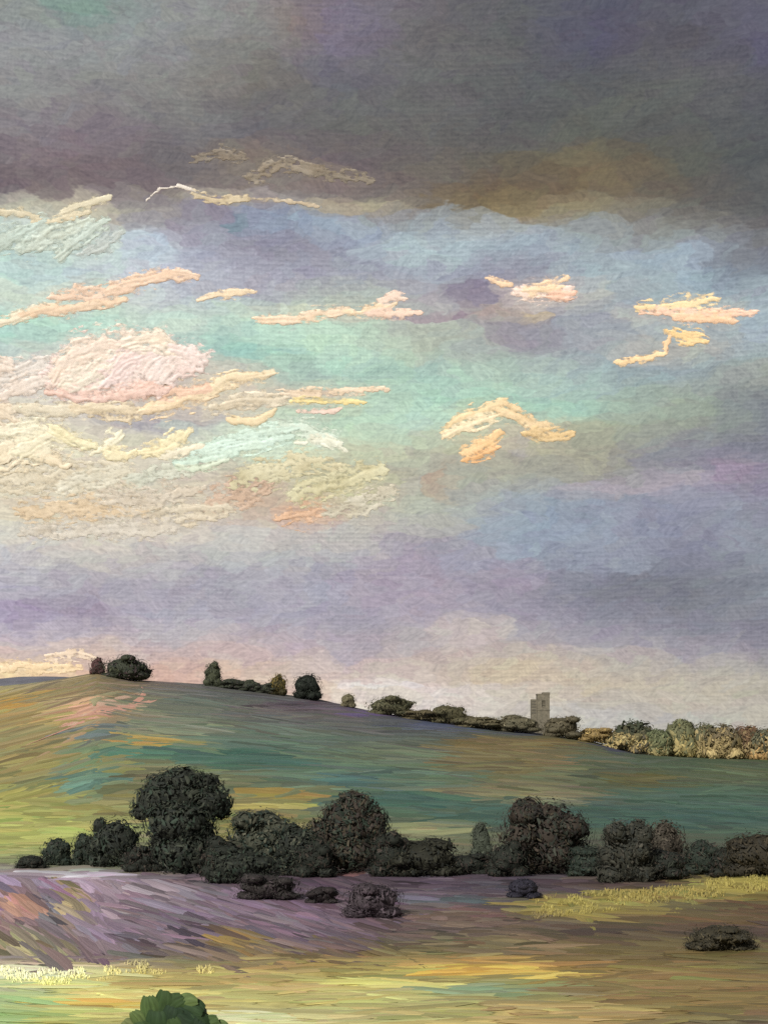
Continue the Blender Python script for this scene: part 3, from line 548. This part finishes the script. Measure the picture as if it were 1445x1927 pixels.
cloud("bank_cloud", "broad mottled cream and peach cloud bank under the brightest clouds",
      [([(-40,905),(110,892),(250,900)],36,(200,189,162),1.6),([(40,962),(170,955),(300,960)],24,(200,177,142),1.4),([(190,930),(290,940),(370,925)],30,(192,179,157),1.8),([(120,925),(180,900),(240,880)],18,(201,194,170),2),
       ([(375,955),(440,935),(500,905)],26,(187,158,132),1.6),([(290,975),(350,965),(430,960)],18,(194,181,155),1.6),([(250,905),(310,890),(360,885)],18,(190,192,172),1.6),([(40,1000),(180,998),(330,990)],18,(190,181,164),1.2)], 22, dry=.5, body=5)
cloud("mottled_cloud", "yellow green mottled cloud drifting off the broad cream bank",
      [([(440,905),(540,880),(640,878)],24,(190,181,142),1.6),([(550,935),(630,905),(720,890)],26,(188,181,140),1.8),([(530,975),(575,965),(615,950)],17,(201,160,125),1.6),([(620,960),(680,945),(740,925)],20,(181,173,149),1.4)], 23, dry=.55, body=5)
cloud("sliver_cloud", "peach and yellow slivers of cloud trailing off the sandy shelf",
      [([(520,740),(620,738),(730,733)],8,(214,190,158),1.4),([(545,757),(610,757),(690,760)],6,(226,204,134),1.8),([(560,775),(600,772),(640,770)],6,(208,180,160),1.2)], 24, dry=.5, body=4)

# ------------------------------------------------------------------ trees and shrubs
foliage_m = grain_mat("foliage", .7, .15, 1.6, 7, .5, .30, .06)
bark_m = grain_mat("bark", .85, .15, 2, 7, .7, .3, .03)
def tube(pts, rad, colr, k=8):
    pts = np.array(pts, float); n = len(pts); V = []
    for i, p in enumerate(pts):
        t = unit(pts[min(i+1, n-1)] - pts[max(i-1, 0)]); a = unit(np.cross(t, [.31, .9, .1])); b = np.cross(t, a)
        th = np.linspace(0, 2*math.pi, k, endpoint=False)
        V.append(p + rad[i]*(np.cos(th)[:, None]*a + np.sin(th)[:, None]*b))
    V = np.concatenate(V); Fc = []
    for i in range(n-1):
        for j in range(k): Fc.append([i*k+j, i*k+(j+1) % k, (i+1)*k+(j+1) % k, (i+1)*k+j])
    uv = np.stack([np.repeat(np.arange(n), k)*.7, np.tile(np.arange(k), n)/k], -1)
    return V, np.array(Fc), np.tile(colr, (len(V), 1)), uv
def blob(c, r, colr, sd, nu=16, nv=10):
    th = np.linspace(0, 2*math.pi, nu, endpoint=False); ph = np.linspace(.02, math.pi-.02, nv)
    T, Pp = np.meshgrid(th, ph)
    d = np.stack([np.sin(Pp)*np.cos(T), np.sin(Pp)*np.sin(T), np.cos(Pp)], -1)
    s = .74 + .35*(fbm(T*1.6+sd, Pp*2.2, sd) - .5)
    V = (np.array(c) + d*np.array(r)*s[..., None]).reshape(-1, 3)
    idx = np.arange(nu*nv).reshape(nv, nu); nx = np.roll(idx, -1, 1)
    f = np.stack([idx[:-1], idx[1:], nx[1:], nx[:-1]], -1).reshape(-1, 4)
    return V, f, np.tile(colr, (len(V), 1)), np.stack([T*3, Pp*3], -1).reshape(-1, 2)
KT = 1.0
def crown(lobes, palette, nd, size, sd, upright=.4, leafy=1.0, zsplit=None):
    """lobes: (x, y, z, rx, ry, rz) about the base. Foliage sprays over each lobe plus small loose leaves round the outline."""
    lb = np.array(lobes, float); pal = lin(np.array(palette, float))/KT
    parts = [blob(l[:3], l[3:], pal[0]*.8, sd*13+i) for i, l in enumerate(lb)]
    area = lb[:, 3]*lb[:, 5]; area = area/area.sum()
    rmean = float(np.mean(np.sqrt(lb[:, 3]*lb[:, 5])))
    def sprays(n, rad, Lf, Wf, nu, nv, thick, rag):
        li = rng.choice(len(lb), n, p=area); d = unit(rng.normal(0, 1, (n, 3)))
        d[:, 1] = np.where(rng.random(n) < .6, -np.abs(d[:, 1]), d[:, 1])
        p = lb[li, :3] + d*lb[li, 3:]*rad(n)[:, None]
        inside = np.zeros(n, int)
        for l in lb: inside += (((p - l[:3])/(l[3:]*.70))**2).sum(1) < 1
        ok = (inside == 0) & (p[:, 2] > .0); li, d, p = li[ok], d[ok], p[ok]; n = len(p)
        Nn = unit(d/lb[li, 3:]**1.0)
        up = np.array([0., 0., 1.]) + rng.normal(0, .55, (n, 3)) + (d*np.array([1.2, 0, 0]))*(1-upright)
        T = unit(up - (up*Nn).sum(1, keepdims=True)*Nn)
        sw = (rng.random(n) < (1-upright)*.5)[:, None]
        T = np.where(sw, unit(np.cross(Nn, T) + .4*T), T); T = unit(T + Nn*rng.normal(.1, .2, (n, 1)))
        B = unit(np.cross(Nn, T)); Nn = np.cross(T, B)
        ci = rng.integers(0, len(pal), n)
        if zsplit:                                        # palette runs from the skirts to the top of the crown
            hz = np.clip((p[:, 2] - zsplit[0])/(zsplit[1]-zsplit[0]) + rng.normal(0, .16, n), 0, .999); ci = (hz*len(pal)).astype(int)
        c = pal[ci]*(1 + .2*rng.normal(0, 1, (n, 1)))
        L = Lf*rmean*rng.uniform(.6, 1.4, n); Wd = Wf*rmean*rng.uniform(.6, 1.4, n)
        return dab_mesh(p, T, B, Nn, L, Wd, np.clip(c, .002, .9), nu, nv, thick, rag, rng.normal(0, .22, n), 0, .9)
    parts.append(sprays(int(nd*2.4), lambda n: rng.uniform(.74, 1.02, n), .50*size, .15*size, 6, 4, .12, .4))
    parts.append(sprays(int(nd*5*leafy), lambda n: rng.uniform(.84, 1.12, n), .20*size, .065*size, 4, 3, .2, .4))
    return join(parts)
def lobes_for(w, h, n, sd, bottom=.12, spread=.62):
    r = np.random.default_rng(sd); w = w*1.15; out = [(0, 0, h*.49, w*.47, w*.40, h*.49), (-.22*w, -.05*w, h*.18, w*.28, w*.27, h*.22), (.22*w, -.05*w, h*.18, w*.28, w*.27, h*.22)]
    for i in range(n):
        a = r.uniform(-1, 1)*spread; z = r.uniform(.16, .84)
        k = math.sqrt(max(.15, 1-((z-.45)*1.8)**2)); q = r.uniform(.14, .22)
        out.append((a*w*.5*k, r.uniform(-.3, .15)*w, h*z, w*q, w*q, min(h*q*1.0, w*q*1.1)))
    return out
def plant(name, label, cat, c, base, top, w, palette, sd, y=None, group=None, n=7, nd=260, size=1.0, lobes=None, trunk=True, upright=.4, leafy=1.0, split=False, bottom=.1, depth=1.0):
    p = sight(c, base)[0] if y is None else np.array([(c-CX)/F*y, y, 0.0])
    p[2] = ground_z(p[0], p[1]); m = p[1]/F
    h = (HY - top)*m + EYE - p[2]; ww = w*m
    p[2] -= h*.05; h *= 1.05
    root = empty(name, tuple(p), label, cat, group)
    lb = [(a*ww, b*ww*depth, z*h, rx*ww, rx*ww*depth, rz*h) for a, b, z, rx, rz in lobes] if lobes else lobes_for(ww, h, n, sd, bottom)
    v, f, cl, u = crown(lb, palette, nd, size, sd, upright, leafy, (0, h) if split else None)
    build("crown" if trunk else "foliage", v, f, foliage_m, root, cl, u)
    bk = lin((58,48,42))/KT
    lean = random.uniform(-.06, .06)
    if trunk:
        tr = [tube([(0,0,-.4),(lean*h*.2,0,h*.2),(lean*h*.5,0,h*.45),(lean*h,0,h*.75)], [h*.035,h*.027,h*.02,h*.006], bk)]
        v, f, cl, u = join(tr); tk = build("trunk", v, f, bark_m, root, cl, u)
        for s in (-1, 1, -.5):
            v, f, cl, u = tube([(lean*h*.4,0,h*.36),(s*ww*.12,-.02*ww*s,h*.5),(s*ww*.26,.03*ww,h*.62)], [h*.015,h*.011,h*.004], bk, 6)
            build("limb", v, f, bark_m, tk, cl, u)
    else:
        for s in (-.5, .1, .5):
            v, f, cl, u = tube([(s*ww*.1,0,-.2),(s*ww*.25,0,h*.3),(s*ww*.4,0,h*.6)], [h*.02,h*.014,h*.005], bk, 5)
            build("stem", v, f, bark_m, root, cl, u)
    return root
DK = [(44,47,41),(52,56,48),(38,42,38),(60,64,54),(46,56,47)]
DG = [(48,56,48),(42,52,46),(58,64,54),(50,50,46),(64,68,58)]
OL = [(84,84,70),(72,74,62),(92,92,78),(62,64,54),(100,98,82)]
BR = [(62,55,48),(54,48,44),(70,64,52),(46,44,42),(58,60,52)]
MV = "dark trees along the foot of the hill"
plant("round_tree", "smallest dark round tree ending the valley tree row by the bright pasture", "tree", 108, 1628, 1573, 62, DG, 1, group=MV, nd=130, size=1.3)
plant("slim_tree", "slim dark tree between the small round tree and the domed tree", "tree", 160, 1628, 1560, 46, DG, 2, group=MV, nd=110, size=1.3)
plant("domed_tree", "domed dark grey tree at the broad oak's side above the heather", "tree", 218, 1630, 1534, 98, DK, 3, group=MV, nd=220, size=1.2)
plant("oak_tree", "broadest dark oak with flat spreading crown in the valley tree row", "tree", 342, 1640, 1438, 192, DK, 4, group=MV, nd=620, size=.9,
      lobes=[(0,0,.72,.36,.26),(-.26,-.05,.66,.22,.17),(.28,-.05,.66,.24,.17),(.02,-.1,.85,.24,.15),(-.16,0,.80,.22,.15),(.2,0,.80,.22,.15),(.0,-.1,.48,.38,.24),(.05,-.1,.22,.34,.24),(-.38,-.1,.58,.11,.09),(.18,-.1,.36,.2,.2),(-.14,-.08,.3,.18,.18),(.38,0,.60,.13,.10)])
plant("olive_tree", "grey olive toned tree between the broad oak and the leaning tree", "tree", 500, 1640, 1524, 150, OL[1:4]+DG[:2], 5, group=MV, nd=330, size=1.0, n=10)
plant("thicket_shrub", "low dark thicket filling in below the grey olive tree", "shrub", 455, 1662, 1590, 130, DK, 6, group=None, nd=240, trunk=False)
plant("leaning_tree", "tall dark tree leaning up to a blunt shoulder in mid row", "tree", 655, 1640, 1482, 160, BR[:3]+DK, 7, group=MV, nd=520, size=.9,
      lobes=[(.02,0,.5,.36,.36),(.12,-.05,.76,.24,.2),(-.1,-.05,.66,.24,.22),(.28,-.05,.56,.22,.26),(-.32,-.05,.4,.22,.26),(.05,-.1,.26,.34,.24),(.34,-.05,.3,.2,.22),(.03,0,.88,.14,.1)])
plant("olive_shrub", "dark shrub wedged between grey olive tree and leaning tree", "shrub", 560, 1648, 1545, 100, DK+OL[:1], 8, nd=240, trunk=False)
plant("mound_shrub", "long low dark green mound of shrub between leaning tree and thin pale tree", "shrub", 800, 1648, 1574, 135, [(46,46,38),(54,54,44),(40,42,38)], 9, nd=260, trunk=False, n=8)
plant("thin_tree", "thin pale grey green tree alone in the gap of the tree row", "tree", 905, 1618, 1540, 42, [(74,80,68),(66,72,62),(58,62,54)], 10, group=MV, nd=110, size=1.3)
plant("dome_oak_tree", "big dark brown domed tree beside the gap with the thin tree", "tree", 1022, 1642, 1498, 172, BR+DK[:2], 11, group=MV, nd=560, size=.9, n=13)
plant("skirt_shrub", "dark green shrub between the brown domed tree and the rounded tree", "shrub", 1110, 1650, 1590, 90, DG, 12, nd=170, trunk=False)
plant("rounded_tree", "rounded grey green tree beyond the brown domed tree", "tree", 1178, 1660, 1538, 112, [(60,60,52),(52,54,48),(70,68,60),(46,48,44)], 13, group=MV, nd=320, n=10)
plant("feathery_tree", "feathery brownish tree leaning on the rounded grey green tree", "tree", 1248, 1642, 1538, 86, [(70,64,56),(60,56,48),(80,74,64)], 14, group=MV, nd=240, size=1.1)
plant("ball_shrub", "ball shaped dark shrub between feathery tree and long hedge", "shrub", 1322, 1645, 1580, 84, DG+BR[:1], 15, nd=180, trunk=False)
plant("hedge_shrub", "long dark hedge shrub closing the valley row at the dry bank", "shrub", 1425, 1648, 1560, 130, [(56,52,42),(48,46,40),(64,58,46)], 16, nd=280, trunk=False, n=9)
for k, (c, b, t, w, lab) in enumerate([(60,1634,1606,60,"low dark scrub trailing off the smallest round tree into pasture"),(270,1640,1585,80,"low dark scrub joining the domed tree to the broad oak"),(420,1650,1570,90,"dark scrub between the broad oak and grey olive tree"),
        (590,1650,1570,90,"dark scrub filling the foot of the leaning tree"),(735,1650,1560,80,"dark scrub linking the leaning tree to the long mound"),(880,1646,1602,100,"low scrub in the gap by the thin pale tree"),
        (955,1650,1580,80,"dark scrub between the thin pale tree and brown domed tree"),(1240,1655,1590,110,"dark scrub under the feathery brownish tree"),(1370,1650,1590,80,"dark scrub joining the ball shaped shrub to the long hedge")]):
    plant("hedge_scrub", lab, "shrub", c, b, t, w, DK[:3]+BR[:2], 70+k, group="scrub linking the valley trees", nd=150, trunk=False, size=1.0)
# shrubs scattered in the heather
plant("heath_shrub", "dark low shrub creeping into heather below the thicket", "shrub", 505, 1692, 1640, 120, [(58,54,52),(50,48,46),(66,58,60)], 17, nd=190, trunk=False)
plant("heath_shrub", "small dark shrub in heather below the leaning tree", "shrub", 605, 1700, 1664, 66, [(56,50,50),(48,46,46)], 18, nd=110, trunk=False)
plant("heath_shrub", "roundish purple grey shrub in the middle of the heather", "shrub", 700, 1726, 1656, 112, [(70,62,66),(62,55,60),(82,72,78)], 19, nd=230, trunk=False)
plant("heath_shrub", "blue black little shrub at the foot of brown domed tree", "shrub", 985, 1690, 1648, 66, [(50,48,58),(56,54,66),(44,42,50)], 20, nd=110, trunk=False)
plant("heath_shrub", "dark green square shrub below the dry yellow bank", "shrub", 1352, 1786, 1736, 130, [(66,62,50),(58,56,48),(74,68,52)], 21, nd=220, trunk=False)
# crest of the hill
CG = "trees on the crest of the hill"
GN = [(62,66,54),(54,58,50),(72,76,60),(48,52,48)]
plant("spiky_shrub", "spiky reddish twiggy shrub on the crest beside the spreading bush", "shrub", 184, 0, 1234, 30, [(92,66,66),(70,60,58),(60,62,58)], 30, y=594, nd=70, trunk=False, upright=.95, size=1.6, leafy=1.6)
plant("spreading_shrub", "wide spreading grey green bush at the top of the hill", "shrub", 238, 0, 1232, 92, GN+[(84,72,74)], 31, y=594, nd=230, trunk=False, n=9)
plant("crest_tree", "small upright green tree alone on the bare crest", "tree", 401, 0, 1243, 36, [(76,80,62),(64,68,56),(54,58,48)], 32, y=588, group=CG, nd=110, upright=.9, size=1.2)
for k, (c, t, w) in enumerate([(436,1274,44),(470,1278,40),(500,1284,34)]):
    plant("crest_shrub", ["low dark shrub close beside the lone green crest tree", "low rounded shrub in the middle of the short crest hedge", "low shrub touching the square golden olive tree"][k], "shrub", c, 0, t, w*1.2, GN+[(66,58,60)], 33+k, y=588, group="low shrubs of the crest hedge", nd=80, trunk=False, size=1.2)
plant("golden_tree", "square golden olive tree on the crest beside the black green tree", "tree", 523, 0, 1265, 36, [(64,60,40),(104,92,52),(120,104,58)], 36, y=588, group=CG, nd=120, upright=1.0, size=1.2, split=True)
plant("crest_tree", "black green dense tree, darkest on the crest", "tree", 579, 0, 1263, 54, [(40,44,38),(46,52,44),(34,38,34)], 37, y=588, group=CG, nd=190, upright=.7)
plant("crest_tree", "tiny sparse olive tree where the crest begins to fall", "tree", 655, 0, 1302, 30, [(112,106,82),(94,90,70),(124,118,94)], 38, y=588, group=CG, nd=70, size=1.2, leafy=1.8)
plant("crest_shrub", "bushy olive shrub with twin tops on the falling crest", "shrub", 735, 0, 1309, 92, [(92,90,68),(76,76,58),(104,100,78),(64,66,52)], 39, y=588, nd=180, trunk=False)
plant("crest_shrub", "long low olive brown hedge shrub on the falling crest", "shrub", 790, 0, 1334, 84, [(98,90,68),(84,78,60),(108,98,74)], 40, y=588, nd=120, trunk=False)
plant("crest_shrub", "rounded olive shrub midway along the falling crest", "shrub", 842, 0, 1322, 78, [(88,84,62),(74,72,54),(98,92,70)], 41, y=588, nd=140, trunk=False)
plant("crest_shrub", "flat olive brown hedge shrub close before the stone tower", "shrub", 900, 0, 1346, 110, [(98,92,70),(86,82,64),(108,100,78)], 42, y=588, nd=150, trunk=False)
plant("crest_shrub", "grey olive shrub against the turret side of the stone tower", "shrub", 972, 0, 1344, 92, [(100,95,76),(88,86,68),(110,104,84)], 43, y=588, nd=140, trunk=False)
plant("crest_shrub", "grey brown shrub between the stone tower and ochre gorse", "shrub", 1056, 0, 1345, 74, [(96,90,72),(82,78,64),(108,100,80)], 44, y=588, nd=130, trunk=False)
plant("gorse_shrub", "bright ochre gorse shrub between the tower and the copse", "shrub", 1118, 0, 1366, 84, [(150,128,84),(178,154,98),(128,110,76)], 45, y=594, nd=140, trunk=False)
# sunlit copse below the tower
CP = "trees of the sunlit copse beyond the hill's end"
GD = [(158,142,93),(176,160,113),(144,129,86),(189,172,126),(126,113,79)]
MIXP = [(100,95,82),(153,135,93),(167,151,104),(108,102,73),(82,84,66)]
plant("gold_shrub", "golden shrub at the near end of the sunlit copse", "shrub", 1168, 0, 1377, 67, MIXP[1:]+GD[:2], 50, y=590, size=2.1, nd=130, trunk=False, upright=1, split=False)
plant("dark_crown_tree", "dark green rounded tree peeping over golden shrubs in the copse", "tree", 1192, 0, 1354, 82, [(75,73,55),(64,68,52),(54,59,45)], 51, y=612, group=CP, size=2.1, nd=180)
plant("gold_shrub", "golden skirted shrub below the dark green rounded tree", "shrub", 1205, 0, 1381, 55, MIXP[:4], 52, y=590, size=2.1, nd=110, trunk=False, upright=1, split=True)
plant("oval_tree", "egg shaped pale green tree rimmed with cream in the copse", "tree", 1238, 0, 1373, 57, [(162,149,106),(113,113,82),(100,104,75),(93,99,72)], 53, y=588, group=CP, size=2.1, nd=150, upright=1, split=True, lobes=[(0,0,.55,.46,.44),(-.1,-.1,.3,.3,.28),(.1,-.1,.3,.3,.28)])
plant("tall_tree", "tallest grey green tree of the copse with golden skirts", "tree", 1279, 0, 1354, 72, [(172,156,106),(135,127,88),(100,100,73),(95,97,72)], 54, y=594, group=CP, size=2.1, nd=190, upright=1, split=True, lobes=[(0,0,.55,.40,.42),(-.1,-.1,.3,.34,.28),(.12,-.1,.3,.34,.28),(.05,-.05,.8,.26,.18)])
plant("twin_tree", "slender green topped tree beside the tallest copse tree", "tree", 1322, 0, 1359, 55, [(176,160,113),(151,136,97),(104,100,77),(86,88,66)], 55, y=594, group=CP, size=2.1, nd=150, upright=1, split=True)
plant("flat_tree", "brown flat topped tree with golden skirts in the copse", "tree", 1358, 0, 1361, 70, [(171,153,108),(147,131,93),(111,99,75),(93,86,66)], 56, y=590, group=CP, size=2.1, nd=180, upright=1, split=True)
plant("rust_tree", "rusty brown tree past the flat topped tree in the copse", "tree", 1398, 0, 1365, 62, [(158,140,100),(135,118,86),(109,88,66),(100,79,61)], 57, y=594, group=CP, size=2.1, nd=160, upright=1, split=True)
plant("end_tree", "grey olive tree with orange skirt closing the copse", "tree", 1440, 0, 1369, 65, [(165,135,90),(135,122,88),(93,91,72),(86,86,68)], 58, y=591, group=CP, size=2.1, nd=160, upright=1, split=True)

# ------------------------------------------------------------------ stone tower behind the crest shrubs
def stone_mat():
    m = bpy.data.materials.new("weathered_stone"); m.use_nodes = True; nt = m.node_tree; nt.nodes.clear()
    N = lambda t, i=None, **k: mknode(nt, t, i, **k)
    tcx = N('ShaderNodeTexCoord').outputs['Object']
    n1 = N('ShaderNodeTexNoise', {'Vector': tcx, 'Scale': .9, 'Detail': 5.0, 'Roughness': .7}).outputs[0]
    cr = N('ShaderNodeValToRGB', {0: n1}); e = cr.color_ramp.elements
    e[0].position, e[0].color = .3, (.10, .09, .065, 1); e[1].position, e[1].color = .7, (.20, .175, .125, 1)
    bp = N('ShaderNodeBump', {'Height': n1, 'Strength': .6, 'Distance': .1}).outputs[0]
    bs = N('ShaderNodeBsdfPrincipled', {'Base Color': cr.outputs[0], 'Roughness': .9, 'Normal': bp})
    N('ShaderNodeOutputMaterial', {'Surface': bs.outputs[0]}); return m
stone_m = stone_mat()
dark_m = bpy.data.materials.new("dark_louvre"); dark_m.use_nodes = True
dark_m.node_tree.nodes['Principled BSDF'].inputs['Base Color'].default_value = (.09, .08, .06, 1)
def boxes(name, bl, mat, parent):
    V, Fc = [], []
    for (x0, x1, y0, y1, z0, z1) in bl:
        b = len(V); V += [(x, y, z) for z in (z0, z1) for x, y in ((x0, y0), (x1, y0), (x1, y1), (x0, y1))]
        Fc += [[b+i for i in q] for q in ((0,3,2,1),(4,5,6,7),(0,1,5,4),(1,2,6,5),(2,3,7,6),(3,0,4,7))]
    return build(name, V, Fc, mat, parent, smooth=False)
ty = 606.0; tx = (1021-CX)/F*ty; tz = float(ground_z(tx, ty)); tm = ty/F
tw = empty("stone_tower", (tx, ty, tz-.5), "square ruined stone tower rising over crest shrubs with a louvred turret at its side", "tower")
th = (HY-1308)*tm + EYE - tz + .5; hw = 11.5*tm
oz0, oz1 = th*.70, th*.86; ow = hw*.28
boxes("wall", [(-hw, -ow, -hw, hw, 0, th), (ow, hw, -hw, hw, 0, th), (-ow, ow, -hw, hw, 0, oz0), (-ow, ow, -hw, hw, oz1, th), (-ow, ow, hw*.6, hw, oz0, oz1)], stone_m, tw)
boxes("parapet", [(-hw*1.05, -hw*.1, -hw*1.05, hw*1.05, th+.003, th+.5), (-hw*.1+.003, hw*1.05, -hw*1.05, hw*1.05, th+.003, th+1.1)], stone_m, tw)
boxes("string_course", [(-hw*1.07, hw*1.07, -hw*1.07, hw*1.07, th*.62, th*.64)], stone_m, tw)
for k in range(4): boxes("louvre", [(-ow*.98, ow*.98, -hw*.8, -hw*.65, oz0+(oz1-oz0)*(k+.2)/4, oz0+(oz1-oz0)*(k+.9)/4)], stone_m, tw)
tt = (HY-1316)*tm + EYE - tz + .5; x1 = -hw-.003; x0 = -hw-11*tm
boxes("turret", [(x0, x1, -hw*.5, hw*.7, 0, tt)], stone_m, tw)
for k in range(5): boxes("louvre", [(x0+.25, x1-.5, -hw*.5-.12, -hw*.5-.002, tt-1.1-k*1.25, tt-.55-k*1.25)], dark_m, tw)

# ------------------------------------------------------------------ leafy bush in the meadow, nearest thing of all
by = 92.0; bx = (330-CX)/F*by; bz = float(ground_z(bx, by)); bm = by/F
bush = empty("leafy_bush", (bx, by, bz), "glossy green bush of broad leaf sprays standing in the golden meadow", "bush")
btop = (HY-1866)*bm + EYE - bz
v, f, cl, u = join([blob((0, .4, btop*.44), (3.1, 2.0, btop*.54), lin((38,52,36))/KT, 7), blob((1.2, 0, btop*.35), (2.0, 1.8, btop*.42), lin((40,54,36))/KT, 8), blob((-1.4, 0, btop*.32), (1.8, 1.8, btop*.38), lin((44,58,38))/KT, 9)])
build("inner_foliage", v, f, foliage_m, bush, cl, u)
lp = .72*lin(np.array([(62,82,48),(78,98,58),(52,72,46),(98,116,70),(44,62,44),(120,128,84)], float))/KT
def leaf_spray(cx, cz, yy, ang, L, Wd, ci, cv):
    a = R(ang); T = np.array([[math.sin(a), -.12, math.cos(a)]]); T = unit(T); Nn = unit(np.array([[math.sin(a)*.25 + cx*.06, -1.0, .45]]))
    B = unit(np.cross(Nn, T)); Nn = np.cross(T, B)
    v, f, cl, u = dab_mesh(np.array([[cx, yy, cz]]), T, B, Nn, np.array([L]), np.array([Wd]), lp[[ci]], 16, 14, .16, .10, np.array([cv]), 0, .4)
    build("leaf_spray", v, f, foliage_m, bush, cl, u)
for cx, dz, yy, ang, L, Wd, ci, cv in [(-.35,-.95,-1.9,18,2.5,1.0,0,.2),(-.95,-1.2,-1.9,-6,2.4,.9,1,.15),(.15,-.75,-2.0,46,1.9,.8,0,-.2),(.75,-.45,-2.1,75,1.7,.55,3,-.3),(1.15,-.75,-2.1,110,1.5,.6,2,-.2),
        (.75,-1.35,-2.3,120,1.9,.8,4,.1),(1.35,-1.6,-2.2,140,1.8,.8,2,.1),(.1,-1.7,-2.3,15,2.0,.9,4,.1),(-.6,-2.1,-2.2,5,2.2,1.0,2,.1),(-1.55,-1.75,-1.9,-30,1.6,.6,3,.2),(-1.9,-2.2,-1.8,-45,1.5,.6,5,.2),
        (1.9,-2.0,-1.9,60,1.5,.6,1,-.2),(2.4,-2.2,-1.8,75,1.3,.5,3,-.2),(.5,-2.3,-2.4,-20,2.0,.9,0,.1),(1.2,-2.5,-2.3,25,2.0,.9,4,.1),(-.2,-.5,-1.8,60,1.4,.5,3,-.3),(-1.3,-2.8,-2.2,-20,2.2,1.0,0,.1),(0,-3.2,-2.4,0,2.2,1.1,2,.1),(1.6,-3.3,-2.2,20,2.2,1.0,0,.1),(-2.2,-3.2,-1.9,-30,2,.9,2,.1),(2.5,-3.2,-1.9,35,2,.9,1,.1)]:
    leaf_spray(cx*1.3, btop+dz*.95+.12, yy, ang, L*1.0, Wd*1.75, ci, cv)
